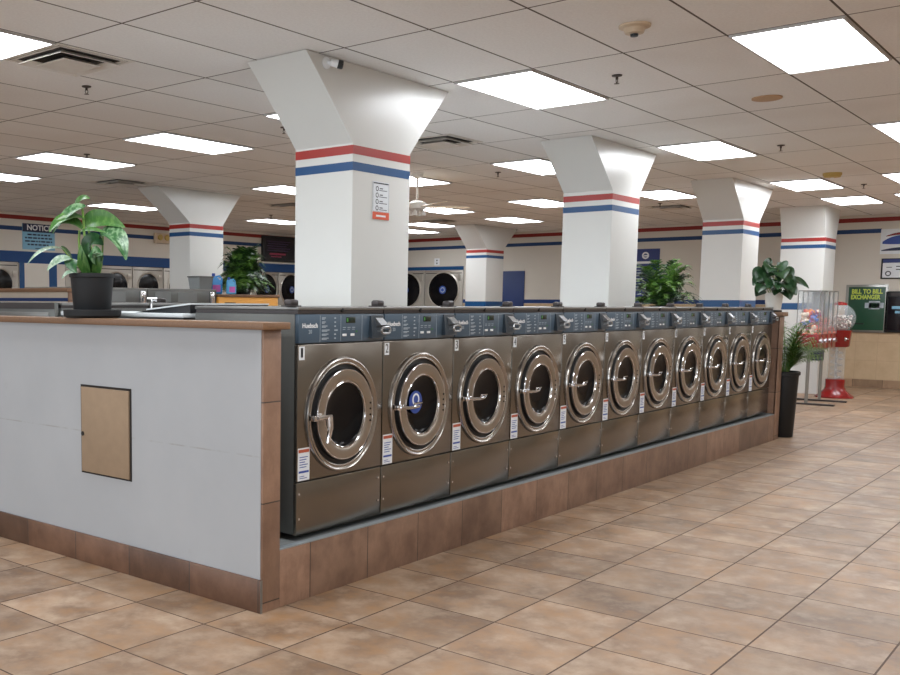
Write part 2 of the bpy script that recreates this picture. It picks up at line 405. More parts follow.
column('white column right of the leafy fern, behind the far washers', 10.10, 10.76, 1.065, 1.56, 9.58, 11.28, 2.409, 2.49, (1.36, 1.465))
column('rightmost white column, behind the gumball rack and the white-potted plant', 14.16, 14.82, 1.065, 1.70, 13.98, 15.0, 2.411, 2.49, (1.335, 1.44))
column('white column at left behind the grey bin and blue bottles', 6.205, 6.86, 7.1, 7.515, 5.62, 7.22, 2.425, 2.50)
column('smallest far white column beside the blue door', 14.27, 14.95, 7.1, 7.56, 13.76, 15.50, 2.42, 2.50, (1.34, 1.45))

# ------------------------------------------------------------------ near island: half walls and plinth
hw = thing('half_wall', 'white half wall with brown counter edge in the foreground at left', 'half wall', (0, 0, 0))
box('wall_panel', 'half', hw, 0, .117, .0, 2.7, .0, 1.28)
box('countertop', 'wood', hw, -.042, .142, -.048, 2.7, 1.2815, 1.3135, bev=.004)
box('tile_end', 'endtile', hw, .0, .117, -.014, -.0005, 0, 1.2805, bev=.002)
box('tile_skirting', 'skirt', hw, -.014, -.0005, -.014, 2.7, 0, .153, bev=.002)
box('corner_trim', 'lid', hw, -.0155, -.0005, -.0155, -.0142, 0, .153)
pp = box('access_panel', 'plywood', hw, -.012, -.0005, .905, 1.297, .497, .950, bev=.002)
b = MB()
for a in ((.893, .9045, .487, .962), (1.2975, 1.309, .487, .962), (.9045, 1.2975, .487, .4965), (.9045, 1.2975, .9505, .962)): b.box(-.004, -.0005, *a)
b.build('panel_gap', 'darkgap', pp)
b = MB(); b.tube([(-.0135, 1.283, .70), (-.016, 1.283, .70)], .012, 12); b.build('panel_latch', 'darkgap', pp)

hw2 = thing('end_wall', 'narrow brown tiled end wall at the far end of the washer row', 'half wall', (7.86, 0, 0))
box('wall_panel', 'half', hw2, 0, .155, 0, 2.7, 0, 1.29)
box('countertop', 'wood', hw2, -.012, .168, -.045, 2.7, 1.2915, 1.333, bev=.004)
box('tile_return', 'endtile', hw2, -.012, -.0005, -.013, .35, .28, 1.29); box('tile_end', 'endtile', hw2, -.012, .155, -.014, -.0005, 0, 1.2905, bev=.002)

pl = thing('tiled_plinth', 'brown tiled plinth under the front washer row', 'plinth', (.118, 0, 0))
L = 7.845-.119
box('tile_facing', 'plinth', pl, 0, L, -.014, .012, 0, .268, bev=.002)
box('slab', 'concrete', pl, 0, L, .0125, 1.0, 0, .262); box('slab', 'concrete', pl, 0, L, 1.62, 2.68, 0, .262)
box('edge_channel', 'channel', pl, 0.0, L, -.013, .020, .2685, .276, bev=.001)

# ------------------------------------------------------------------ washers
PW = .6848
def make_washer():
    o = thing('washing_machine', '', 'washing machine', (0, 0, 0), 'stainless front-load washers in the front row')
    W = .678
    b = MB(); b.box(0.002, W, .022, .70, .014, 1.068, bev=.004); b.build('cabinet', 'steel_side', o)
    b = MB()
    for x in (.06, W-.06):
        for y in (.09, .62): b.lathe([(.03, 0), (.03, .006), (.012, .008), (.012, .014)], (x, y, 0), 'Z', 12)
    b.build('levelling_foot', 'rubber', o)
    b = MB(); b.box(.001, W, 0, .021, .272, .924, bev=.004); b.build('front_panel', 'steel', o)
    lp = MB().box(.001, W, .001, .021, .010, .266, bev=.004).build('lower_panel', 'steel', o)
    b = MB()
    for x, z in ((.02, .09), (W-.02, .09), (.02, .21), (W-.02, .21)): b.lathe([(.006, -.001), (.006, .002), (0, .003)], (x, .001, z), '-Y', 10)
    b.build('screw', 'chrome', lp)
    # control panel
    cp = MB().box(0.004, W-.002, -.004, .021, .930, 1.066, bev=.003).build('control_panel', 'panel', o)
    text('brand_text', 'Huebsch', .031, 'white', cp, (.084, -.0048, 1.012), width=.112, bold=.0007)
    text('model_number', '20', .026, 'lightgrey', cp, (.085, -.0048, .983))
    b = MB()
    b.box(.158, .1595, -.005, -.004, .935, 1.06); b.box(.318, .3195, -.005, -.004, .935, 1.06); b.box(.49, .4915, -.005, -.004, .935, 1.06)
    for i in range(6):
        z = 1.05-i*.0195; l = (.03, .028, .042, .058, .05, .052)[i]
        b.box(.172, .172+l, -.005, -.004, z-.0035, z+.0005); b.box(.172, .172+l*.7, -.005, -.004, z-.009, z-.006)
        b.box(.268, .268+(.026 if i in (3,) else .012), -.005, -.004, z-.006, z)
    for x in (.335, .372, .41): b.box(x, x+.024, -.005, -.004, .999, 1.002); b.box(x, x+.02, -.005, -.004, .99, .9925)
    b.build('legend_print', 'lightgrey', cp)
    b = MB(); b.box(.36, .435, -.0055, -.004, 1.022, 1.052, bev=.0005); b.build('display_window', 'display', cp)
    b = MB(); b.box(.364, .376, -.0062, -.0055, 1.028, 1.046); b.box(.44, .452, -.0055, -.004, .977, .984); b.build('green_indicator', 'green_led', cp)
    for x in (.332, .396): box('push_button', 'white', cp, x, x+.03, -.008, -.004, .958, .970, bev=.001)
    # coin drop
    cb = MB(); cb.hexa([(.545, -.03, .945), (.668, -.03, .945), (.668, .0, .945), (.545, .0, .945), (.555, -.012, 1.058), (.668, -.012, 1.058), (.668, .0, 1.058), (.555, .0, 1.058)])
    cb = cb.build('coin_box', 'coinbox', o)
    b = MB(); b.hexa([(.592, -.052, 1.010), (.655, -.052, 1.010), (.655, -.012, 1.0), (.592, -.012, 1.0), (.585, -.018, 1.046), (.648, -.018, 1.046), (.648, -.010, 1.046), (.585, -.010, 1.046)]); b.build('coin_chute', 'coin', cb)
    ring = [(x, -.056, z-.006) for x, z in ((.592, .978), (.588, .988), (.592, 1.0), (.604, 1.004), (.648, 1.004), (.660, 1.0), (.664, .988), (.660, .978), (.648, .974), (.604, .974), (.592, .978))]
    b = MB(); b.tube(ring, .0058, 8); b.box(.594, .602, -.056, -.012, .976, .984); b.box(.650, .658, -.056, -.012, .976, .984); b.build('coin_slide', 'coin', cb)
    # lid
    b = MB(); b.box(0.0, W+.002, -.002, .70, 1.086, 1.102, bev=.004); ld = b.build('lid', 'lid', o)
    b = MB(); b.box(.002, W, .002, .69, 1.068, 1.086); ld2 = b.build('lid_trim', 'lidtrim', o)
    b = MB(); b.lathe([(.011, -.0005), (.011, .006), (.008, .008), (0, .008)], (.335, .002, 1.084), '-Y', 16); b.build('lid_lock', 'rubber', o)
    b = MB(); b.box(-.026, .034, .02, .07, 1.1022, 1.136, bev=.012, seg=3); b.box(-.036, .044, .015, .075, 1.1022, 1.108, bev=.002); b.build('lid_bracket', 'lidtrim', o)
    # door
    c = (.338, 0, .572)
    b = MB(); b.lathe([(.285, 0), (.285, .010), (.281, .018), (.275, .020), (.266, .015), (.26, .014), (.255, .016), (.250, .014), (.249, 0)], c, '-Y', 64, cap=False); b.build('door_ring', 'steel_ring', o)
    b = MB(); b.lathe([(.250, .003), (.229, .006), (.225, .022), (.20, .022)], c, '-Y', 56, cap=False); b.build('door_gasket', 'rubber', o)
    dr = MB().lathe([(.215, .020), (.224, .022), (.224, .027), (.219, .031), (.20, .032), (.176, .032), (.168, .028), (.163, .018), (.158, .0)], c, '-Y', 64, cap=False).build('door', 'steel_door', o)
    b = MB(); b.lathe([(.1585, .016), (.15, .012), (.12, .005), (.07, .003), (0, .003)], c, '-Y', 48, cap=False); b.build('door_glass', 'glassdark', dr)
    b = MB(); b.torus(.1625, .0045, (c[0], -.026, c[2]), '-Y', 48, 8); b.torus(.2215, .0035, (c[0], -.029, c[2]), '-Y', 64, 8); b.build('chrome_rim', 'chrome', dr)
    b = MB()
    for z in (-.045, -.015, .015, .045): b.lathe([(.0055, 0), (.0055, .004), (0, .006)], (c[0]+.196, -.0315, c[2]+z), '-Y', 10)
    b.build('hinge_bolt', 'rubber', dr)
    # latch handle: bracket on the rim and a bent lever reaching toward the glass
    b = MB(); b.box(c[0]-.262, c[0]-.20, -.045, -.020, c[2]-.014, c[2]+.014, bev=.004)
    b.tube([(c[0]-.232, -.043, c[2]), (c[0]-.20, -.062, c[2]-.002), (c[0]-.15, -.066, c[2]-.004), (c[0]-.085, -.06, c[2]-.002)], [.010, .0095, .0085, .007], 10)
    b.tube([(c[0]-.14, -.066, c[2]-.004), (c[0]-.13, -.064, c[2]+.016), (c[0]-.06, -.06, c[2]+.016), (c[0]-.085, -.06, c[2]-.002)], .006, 8)
    b.build('door_handle', 'chrome', dr)
    # stickers
    st = box('warning_sticker', 'sticker', o, .008, .094, -.0008, 0, .275, .432)
    b = MB(); b.box(.012, .09, -.0016, -.0008, .410, .425); b.build('sticker_heading', 'rust', st)
    b = MB()
    for i in range(5): b.box(.02, .08-(i%3)*.01, -.0016, -.0008, .386-i*.012, .39-i*.012)
    b.box(.014, .088, -.0016, -.0008, .312, .322)
    for i in range(2): b.box(.02, .075-i*.02, -.0016, -.0008, .285+i*.009, .288+i*.009)
    b.build('sticker_print', 'bluep', st)
    return o
X0, Y0, Z0 = .3044, .05, .28
proto = make_washer()
desc = ['stainless washer numbered 1, nearest the camera, its door lever hanging down',
 'stainless washer numbered 2 with a round blue sticker on its door glass',
 'stainless washer numbered 3, third from the white half wall',
 'stainless washer numbered 4, fourth from the white half wall',
 'stainless washer numbered 5, fifth from the near end of the row',
 'stainless washer numbered 6, in the middle of the front row',
 'stainless washer numbered 7, fifth from the far tiled end wall',
 'stainless washer numbered 8, fourth from the far tiled end wall',
 'stainless washer numbered 9, third from the far tiled end wall',
 'stainless washer numbered 10, next to last before the far tiled end wall',
 'stainless washer numbered 11, last of the row against the far tiled end wall']
W = []
for i in range(11):
    o = proto if i == 0 else dup(proto)
    o.location = (X0+i*PW, Y0, Z0); o['label'] = desc[i]; W.append(o)
for i, o in enumerate(W):
    st = box('number_sticker', 'sticker', o, .010, .050, -.0008, 0, .852, .915)
    text('number', str(i+1), .066 if i < 9 else .05, 'numdark', st, (.030, -.0014, .8835), width=.016 if i == 0 else (.03 if i > 8 else .024))
for ch in W[0].children:                      # first machine: lever turned down
    if ch.name.startswith('door') and 'ring' not in ch.name and 'gasket' not in ch.name:
        for g in list(ch.children):
            if g.name.startswith('door_handle'):
                c = (.338, 0, .572); b = MB(); b.box(c[0]-.262, c[0]-.20, -.045, -.020, c[2]-.014, c[2]+.014, bev=.004)
                b.tube([(c[0]-.232, -.043, c[2]), (c[0]-.20, -.060, c[2]+.004), (c[0]-.165, -.068, c[2]+.005)], [.011, .011, .012], 10)
                b.tube([(c[0]-.178, -.068, c[2]+.008), (c[0]-.176, -.072, c[2]-.05), (c[0]-.19, -.068, c[2]-.12)], [.016, .014, .009], 10)
                nm = g.name; bpy.data.objects.remove(g); b.build('door_handle', 'chrome', ch)
for ch in W[1].children:
    if ch.name.startswith('door.'):
        c = (.338, 0, .572)
        b = MB(); b.lathe([(.0, .003), (.062, .003), (.062, .006), (0, .006)], (c[0]-.05, -.008, c[2]+.015), '-Y', 24); st_ = b.build('round_sticker', 'bluep', ch)
        b = MB(); b.torus(.028, .006, (c[0]-.05, -.0145, c[2]+.03), '-Y', 20, 5, .2); b.box(c[0]-.085, c[0]-.015, -.0155, -.014, c[2]-.015, c[2]-.008); b.build('sticker_mark', 'white', ch)
# back row of the same island (facing away)
back = ['washer of the hidden back row, its grey side just left of the potted plant', 'second washer of the hidden back row, behind the potted plant']
for i, lb in enumerate(back):
    o = dup(proto, (X0+(i+1)*PW, 2.60, Z0+.012), lb, PI); o['group'] = 'washers of the back row'
sp = None
sd = thing('side_cover', 'grey steel side cover with a recessed plate, left of the potted plant', 'cover panel', (.27, 1.92, .28))
box('plate', 'steel_side', sd, 0, .03, 0, .70, 0, 1.115, bev=.004); box('recess', 'lid', sd, -.004, 0, .06, .62, .82, 1.055, bev=.002); box('top_strip', 'lidtrim', sd, -.004, 0, .0, .70, 1.075, 1.112)

gap = 'white boards covering the gap between washer rows'
for lb, x0, x1 in (('white cover board over the gap beside the potted plant', .27, 2.0), ('white cover board between the first two columns, behind the washer lids', 2.70, 6.10), ('white cover board under the leafy fern behind the washers', 6.79, 7.83)):
    o = thing('cover_board', lb, 'board', (x0, .80, 1.32), gap)
    box('board_top', 'whiteboard', o, 0, x1-x0, 0, 1.06, 0, .022, bev=.003)
    b = MB()
    for x in (.05, x1-x0-.09): b.box(x, x+.04, .05, .09, -1.058, 0); b.box(x, x+.04, .96, 1.0, -1.058, 0)
    b.build('support_leg', 'steel_side', o)
o = thing('gap_lid', 'dark wedge-shaped lid with a white top beside the first washer', 'cover panel', (.32, .80, 1.343))
b = MB(); b.hexa([(0, 0, 0), (.6, 0, 0), (.6, .44, 0), (0, .44, 0), (0, 0, .044), (.6, 0, .044), (.6, .26, .03), (0, .34, .012)]); b.build('wedge', 'black', o)
b = MB(); b.hexa([(-.004, -.004, .045), (.604, -.004, .045), (.604, .264, .031), (-.004, .345, .013), (-.004, -.004, .052), (.604, -.004, .052), (.604, .264, .038), (-.004, .345, .020)]); b.build('top_sheet', 'whiteboard', o)
o = thing('water_tap', 'small chrome tap standing on the white board behind the counter', 'tap', (.62, 1.45, 1.3425)); o.scale = (.6, .6, .75)
b = MB(); b.lathe([(.02, 0), (.02, .008), (.011, .012), (.011, .05)], (0, 0, 0), 'Z', 14); b.build('tap_body', 'chrome', o)
b = MB(); b.tube([(0, 0, .045), (0, 0, .085), (.02, -.02, .095), (.035, -.035, .085)], .008, 8); b.build('spout', 'chrome', o)
b = MB(); b.tube([(-.03, .03, .105), (.035, -.035, .105)], .007, 8); b.tube([(0, 0, .08), (0, 0, .106)], .006, 8); b.build('tap_handle', 'chrome', o)

# ------------------------------------------------------------------ plants
RT = Vector((.675, -.738, 0)); DP = Vector((.738, .675, 0))     # plant frame: sideways and depth directions
def loc3(r, z, dp=0.): return RT*r+DP*dp+Vector((0, 0, z))
cp_ = thing('potted_plant', 'variegated leafy plant in a charcoal pot on the counter in the foreground', 'potted plant', (.085, 1.315, 1.3142))
b = MB(); b.lathe([(0, 0), (.138, 0), (.152, .012), (.155, .042), (.147, .044), (.142, .018), (0, .014)], (0, 0, 0), 'Z', 40); b.build('saucer', 'pot', cp_)
b = MB(); b.lathe([(0, .0185), (.094, .0185), (.098, .024), (.114, .212), (.121, .216), (.121, .234), (.113, .236), (.108, .20), (0, .2)], (0, 0, 0), 'Z', 40); b.build('pot', 'pot', cp_)
b = MB(); b.lathe([(0, .212), (.107, .205)], (0, 0, 0), 'Z', 24, cap=False); b.build('soil', 'soil', cp_)
def pl(u, v, dp=0.): return loc3((u-90)*.00545, (316-v)*.00522, dp)      # sketch units of the plant, 5.45 mm each
def stems(lst, r=.006):
    for q in lst:
        b = MB(); b.tube([pl(*p) for p in q], [r*1.4]+[r]*(len(q)-1), 8); b.build('stem', 'stem', cp_)
stems([[(92, 277), (86, 255, .01), (83, 232, .0), (82, 205, -.02)], [(90, 277), (80, 258, -.03), (79, 238, -.04), (80, 228, -.05)], [(95, 277), (92, 258, .0), (88, 240, .02), (86, 222, .03)]], .0065)
stems([[(96, 277), (99, 262, .02), (101, 240, 0), (102, 231, -.03)], [(91, 277), (78, 265), (68, 254), (61, 245)], [(90, 277), (82, 268), (74, 258, -.04), (70, 256, -.05)], [(95, 276), (98, 268, -.03), (100, 262, -.05)]], .0048)
def lf(m, base, ctrl, tip, w, nrm, **k):
    b = MB(); n = RT*nrm[0]+DP*nrm[2]+Vector((0, 0, nrm[1]))
    b.leaf(pl(*base), pl(*ctrl), pl(*tip), w*.00545, n, 12, **k); b.build('leaf', m, cp_, ang=80)
lf('leafA', (85, 203, -.02), (70, 207, -.07), (56, 232, -.10), 15, (-.6, .3, -.75))
lf('leafB', (74, 203, .03), (80, 192, 0), (90, 196, -.03), 9, (0, .6, -.8))
lf('leafB', (84, 216, -.02), (66, 212, -.10), (55, 231, -.15), 18, (-.2, .8, -.6))
lf('leafB', (82, 226, -.03), (72, 214, -.09), (57, 224, -.12), 15, (.1, .7, -.7))
lf('leafB', (82, 221, .03), (98, 209, 0), (124, 225, -.05), 19, (.1, .3, -.95))
lf('leafB', (80, 230, -.05), (92, 226, -.10), (108, 231, -.10), 9, (.0, .8, -.5))
lf('leafA', (100, 233, -.03), (118, 226, -.10), (127, 258, -.14), 24, (.55, .35, -.75))
lf('leafC', (86, 250, -.02), (92, 232, -.07), (104, 243, -.09), 19, (.1, .5, -.85))
lf('leafA', (100, 262, -.05), (92, 246, -.12), (104, 251, -.15), 15, (.2, .4, -.9))
lf('leafC', (90, 270, -.02), (86, 252, -.09), (90, 240, -.08), 12, (.1, .2, -.95))
lf('leafB', (88, 274, -.04), (83, 258, -.09), (82, 243, -.08), 11, (-.2, .2, -.95))
lf('leafB', (94, 274, -.04), (99, 262, -.09), (97, 252, -.08), 9, (.2, .2, -.95))
lf('leafD', (64, 247, -.02), (46, 242, -.10), (32, 263, -.12), 8, (-.3, .8, -.6))
lf('leafB', (60, 244, 0), (64, 247, .03), (69, 254, .05), 6, (.3, .7, -.6))
lf('leafD', (71, 256, -.05), (60, 256, -.10), (51, 269, -.12), 11, (-.2, .6, -.75))
lf('leafC', (72, 256, -.04), (70, 262, -.08), (78, 271, -.10), 13, (.2, .4, -.9))
lf('leafD', (80, 272, -.08), (71, 268, -.13), (66, 277, -.14), 8, (-.3, .7, -.6))

def frond(b, base, dirv, length, rise, leaflet, n=15, sag=1.):
    """an arching fern frond: a thin rachis with pairs of leaflets"""
    base = Vector(base); d = Vector(dirv).normalized(); up = Vector((0, 0, 1)); side = d.cross(up).normalized()
    pts = [base+d*length*t+up*(rise*(2.2*t-(1.2+sag*.55)*t*t)) for t in (i/n for i in range(n+1))]
    b.tube(pts, [.0028*(1-.7*i/n) for i in range(n+1)], 4, False)
    for i in range(2, n+1):
        t = i/n; p = pts[i]; tan = (pts[i]-pts[i-1]).normalized(); L = leaflet*(math.sin(PI*min(1, t*.8+.2))**.7)*random.uniform(.8, 1.15)
        for s in (-1, 1):
            q = (side*s*.9+tan*.55+up*random.uniform(-.35, .1)).normalized()
            wv = tan*L*.13
            v = [b.b.verts.new(p-wv), b.b.verts.new(p+q*L*.5-wv*1.1), b.b.verts.new(p+q*L), b.b.verts.new(p+q*L*.5+wv*1.1), b.b.verts.new(p+wv)]
            b.b.faces.new(v)

def fern(label, loc, radius, height, n, mats, ph=1., seed=1, leaflet=.06, droop=1.):
    random.seed(seed)
    o = thing('potted_fern', label, 'fern', loc)
    b = MB(); b.lathe([(0, 0), (.085, 0), (.11, .11*ph), (.118, .112*ph), (.118, .128*ph), (.105, .128*ph), (.1, .105*ph), (0, .105*ph)], (0, 0, 0), 'Z', 28); b.build('pot', 'pot', o)
    for j, m in enumerate(mats):
        b = MB()
        for i in range(n):
            a = random.uniform(0, 2*PI); el = random.random()
            ln = radius*random.uniform(.5, 1.05)*(1-.5*el); rise = height*(.22+.78*el)*random.uniform(.8, 1.05)
            frond(b, (.03*math.cos(a), .03*math.sin(a), .10*ph), (math.cos(a), math.sin(a), 0), ln, rise, leaflet*random.uniform(.8, 1.2), 15, droop*1.7*(1-el)+.15)
        for v in b.b.verts: v.co.z = max(v.co.z, .012)
        f = b.build('fronds', m, o, ang=80)
    return o
fern('bushy green fern behind the washers between the second and third columns', (7.36, 1.02, 1.3425), .50, .56, 62, ('fern', 'fernd'), .4, 3, .085)
fern('drooping green fern on the orange planter box at left', (6.50, 6.36, 1.5062), .50, .62, 90, ('fernd', 'fernd', 'fern'), .8, 5, .10, 1.5)

o = thing('potted_palm', 'small palm in a tall black planter at the end of the washer row', 'potted plant', (8.265, .02, 0))
b = MB(); b.lathe([(0, 0), (.105, 0), (.112, .01), (.138, .66), (.152, .665), (.152, .70), (.138, .705), (.132, .65), (0, .65)], (0, 0, 0), 'Z', 36); b.build('planter', 'potblack', o)
b = MB(); b.lathe([(0, .664), (.131, .655)], (0, 0, 0), 'Z', 24, cap=False); b.build('soil', 'soil', o)
random.seed(11)
for i in range(48):
    a = i*2*PI/48+random.uniform(-.15, .15); el = random.random()
    if math.cos(a) < -.6: a += 1.7
    b = MB(); ln = random.uniform(.16, .30)*(1-.4*el); base = Vector((.03*math.cos(a), .03*math.sin(a), .66)); up = Vector((0, 0, 1)); dv = Vector((math.cos(a), math.sin(a), 0)); n = 13
    rise = .20+.46*el
    pts = [base+dv*ln*t*t*1.0+dv*ln*.3*t+up*(rise*(1.7*t-.8*t*t)) for t in (k/n for k in range(n+1))]
    b.tube(pts, [.004*(1-.6*k/n) for k in range(n+1)], 5, False); sd = dv.cross(up)
    for k in range(3, n+1):
        tan = (pts[k]-pts[k-1]).normalized(); l = .165*math.sin(PI*min(1, .25+.7*k/n))
        for s_ in (-1, 1):
            q = (sd*s_*.7+tan*.8-up*.25).normalized(); b.leaf(pts[k], pts[k]+q*l*.5+up*.01, pts[k]+q*l-up*.035, .018, (0, 0, 1), 4, .1, 'blade')
    b.build('frond', 'palm', o, ang=80)

o = thing('potted_leafy_plant', 'broad-leaved plant in a white pot on the far tiled end wall', 'potted plant', (7.925, .075, 1.3342))
b = MB(); b.lathe([(0, .0), (.082, 0), (.084, .016), (.066, .018)], (0, 0, 0), 'Z', 28); b.build('saucer', 'potblack', o)
b = MB(); b.lathe([(0, .0185), (.070, .0185), (.088, .18), (.092, .184), (.092, .198), (.084, .198), (.08, .17), (0, .17)], (0, 0, 0), 'Z', 32); b.build('pot', 'potwhite', o)
b = MB(); b.lathe([(0, .18), (.08, .175)], (0, 0, 0), 'Z', 24, cap=False); b.build('soil', 'soil', o)
random.seed(21)
spots = [(-.20, .38, 0), (-.16, .46, .08), (-.10, .52, -.06), (-.04, .56, .05), (.02, .54, -.09), (.08, .52, .04), (.13, .47, -.06), (.16, .40, .08), (-.19, .30, -.08), (-.12, .34, -.16), (-.05, .42, -.16), (.03, .40, -.18), (.10, .36, -.15), (-.14, .26, .06), (.05, .29, -.17), (.15, .27, -.10), (.33, .35, .02), (.25, .37, -.05), (-.02, .33, .15), (.1, .43, .14), (-.1, .42, .14), (.07, .22, -.15), (-.08, .27, -.15), (.0, .48, -.02), (-.06, .37, -.1), (.06, .46, -.1), (-.14, .40, -.1), (-.08, .33, -.2), (.02, .33, -.2), (-.02, .45, -.18), (.07, .30, -.2), (-.15, .35, -.16), (-.10, .47, -.02), (.04, .50, .0), (-.18, .42, -.02)]
for r, z, dp in spots:
    z = z*.92; tip = loc3(r*1.12-.015, z-.08, dp*1.15-.03); mid = loc3(r*.55-.01, z*.9+.03, dp*.6); s0 = loc3(r*.12, .18, dp*.12)
    b = MB(); b.tube([s0, loc3(r*.3, z*.6, dp*.3), mid], .0032, 5, False); b.build('stem', 'stem', o)
    b = MB(); b.leaf(mid, (mid+tip)/2+Vector((0, 0, .045)), tip, random.uniform(.13, .175), (-.45+random.uniform(-.3, .3), -.45+random.uniform(-.3, .3), .7), 8, .15); b.build('leaf', 'lily', o, ang=80)
b = MB(); b.tube([loc3(0, .18), loc3(-.02, .4), loc3(-.05, .53, .02)], .003, 5); b.leaf(loc3(-.05, .52, .02), loc3(-.05, .545), loc3(-.09, .555), .03, (-.6, -.6, .3), 6); b.build('flower_spike', 'lily', o)

# ------------------------------------------------------------------ ceiling fixtures
def cellpos(i, j): return CX+i*CA, CY-(j+1)*CB
def make_light():
    o = thing('ceiling_light', '', 'ceiling light', (0, 0, 0), 'fluorescent ceiling light panels')
    b = MB(); t = .022
    for a in ((0.008, CA-.008, .008, t), (.008, CA-.008, CB-t, CB-.008), (.008, t, t, CB-t), (CA-t, CA-.008, t, CB-t)): b.box(a[0], a[1], a[2], a[3], -.014, -.001)
    b.build('frame', 'fixture', o)
    box('diffuser', 'light', o, t, CA-t, t, CB-t, -.009, -.003)
    return o
pl0 = make_light()
lights = [(0, 2, 'largest bright ceiling panel at the upper right'), (0, -1, 'bright ceiling panel between the big column head and the second column head'),
 (3, -1, 'bright ceiling panel just right of the second column head'), (6, -1, 'bright ceiling panel above the gap between the third and rightmost columns'),
 (8, -1, 'bright ceiling panel directly above the rightmost column, farther than its neighbour'), (3, 2, 'bright ceiling panel cut by the right edge, the upper one'),
 (6, 1, 'bright ceiling panel cut by the right edge, below the larger one'), (8, .5, 'tiny sliver of ceiling panel at the right edge, lowest of three there'),
 (3, -4, 'bright ceiling panel partly hidden by the left side of the second column head'), (6, -4, 'bright ceiling panel between the second and third column heads'),
 (6, -7, 'bright ceiling panel left of the second column, below the partly hidden one'), (8, -10, 'thin far ceiling panel above the smallest far column'),
 (0, -7, 'bright ceiling panel left of the big column head'), (0, -10, 'bright ceiling panel at left, above the potted plant and left of the air vent'),
 (-3, -4, 'bright ceiling panel cut by the upper left corner, beside the large vent'), (0, -13, 'ceiling panel cut by the left edge, above the notice sign'),
 (3, -16, 'ceiling panel directly behind the top of the counter plant'), (3, -10, 'ceiling panel half hidden behind the left side of the big column, upper one'),
 (6, -16, 'ceiling panel above the wall screen, beside the big column'), (3, -7, 'ceiling panel emerging right of the big column stripes'),
 (6, -10, 'ceiling panel behind the ceiling fan blade'), (8, -13, 'ceiling panel just below the fan, beside the big column'),
 (9, -15, 'lowest ceiling panel sliver right of the big column, over the far dryers'), (0, -4, 'ceiling panel almost hidden behind the left flare of the big column')]
for k, (i, j, lb) in enumerate(lights):
    o = pl0 if k == 0 else dup(pl0)
    x, y = cellpos(i, j); o.location = (x, y, ZC); o['label'] = lb

def make_vent():
    o = thing('air_vent', '', 'air vent', (0, 0, 0), 'square ceiling air vents')
    S = CB-.012
    box('duct_back', 'ventdark', o, -S/2+.03, S/2-.03, -S/2+.03, S/2-.03, -.004, -.001)
    def ring(nm, a0, z0, a1, z1, m='vent', th=.004):
        b = MB(); q = []
        for a, z in ((a0, z0), (a1, z1), (a1, z1+th), (a0, z0+th)): q.append([b.b.verts.new(p) for p in ((-a, -a, z), (a, -a, z), (a, a, z), (-a, a, z))])
        for k in range(4):
            l = (k+1) % 4
            for r in range(4): b.b.faces.new((q[r][k], q[r][l], q[(r+1)%4][l], q[(r+1)%4][k]))
        b.build(nm, m, o, ang=20)
    ring('frame', S/2, -.006, S/2-.028, -.006)
    ring('louver', .262, -.006, .235, -.004); ring('louver', .232, -.034, .185, -.006)
    b = MB(); q = [[b.b.verts.new(p) for p in ((-a, -a, z), (a, -a, z), (a, a, z), (-a, a, z))] for a, z in ((.08, -.006), (.150, -.040), (.142, -.043))]
    for u, v in zip(q, q[1:]):
        for k in range(4): b.b.faces.new((u[k], u[(k+1)%4], v[(k+1)%4], v[k]))
    b.b.faces.new(q[0]); b.b.faces.new(q[-1]); b.build('centre_plate', 'vent', o, ang=20)
    return o
vents = [(.745, 2.39, 'large square air vent at the upper left beside the bright panel'), (5.0, 2.31, 'square air vent right of the big column head'),
 (5.07, 7.2, 'square air vent at left above the counter plant'), (12.75, 2.95, 'thin dark air vent between the second and third columns'),
 (8.72, 7.45, 'dark air vent just left of the big column stripes'), (12.75, 7.25, 'dark air vent above the left flare of the smallest far column')]
v0 = make_vent()
for k, (x, y, lb) in enumerate(vents):
    o = v0 if k == 0 else dup(v0)
    o.location = (x, y, ZC); o['label'] = lb
def make_sprinkler():
    o = thing('fire_sprinkler', '', 'sprinkler', (0, 0, 0), 'pendent fire sprinklers')
    b = MB(); b.lathe([(0, 0), (.035, -.001), (.032, -.008), (.012, -.012), (0, -.012)], (0, 0, 0), 'Z', 20); b.build('escutcheon', 'brass', o)
    b = MB(); b.tube([(0, 0, -.01), (0, 0, -.03)], .009, 10); b.tube([(-.009, 0, -.028), (-.013, 0, -.04), (-.003, 0, -.056)], .003, 6); b.tube([(.009, 0, -.028), (.013, 0, -.04), (.003, 0, -.056)], .003, 6); b.build('body', 'brass', o)
    b = MB(); b.lathe([(0, -.056), (.017, -.056), (.018, -.058), (0, -.06)], (0, 0, 0), 'Z', 16); b.build('deflector', 'brass', o)
    return o
spr = [(1.293, 2.93, 'dark sprinkler just below the large upper-left vent'), (3.465, 2.943, 'sprinkler showing beside the left flare of the big column'), (3.462, -.076, 'sprinkler below the smoke detector at upper centre right'),
 (7.345, -.069, 'sprinkler above the rounded yellowish detector at right'), (7.34, 2.992, 'sprinkler between the big and second columns'), (3.30, 5.573, 'sprinkler above the left panel, over the counter plant'),
 (11.35, .018, 'small sprinkler at right beneath the yellowish detector'), (12.09, 2.88, 'small sprinkler beside the dark vent between second and third columns'), (9.86, 8.9, 'tiny sprinkler above the wall screen')]
s0 = make_sprinkler()
for k, (x, y, lb) in enumerate(spr):
    o = s0 if k == 0 else dup(s0)
    o.location = (x, y, ZC-.0005); o['label'] = lb
o = thing('smoke_detector', 'round beige smoke detector with a dark nub at upper right of centre', 'smoke detector', (2.36, -.64, ZC))
b = MB(); b.lathe([(0, -.001), (.085, -.001), (.085, -.012), (.06, -.02), (.05, -.045), (0, -.05)], (0, 0, 0), 'Z', 32); b.build('housing', 'cream', o)
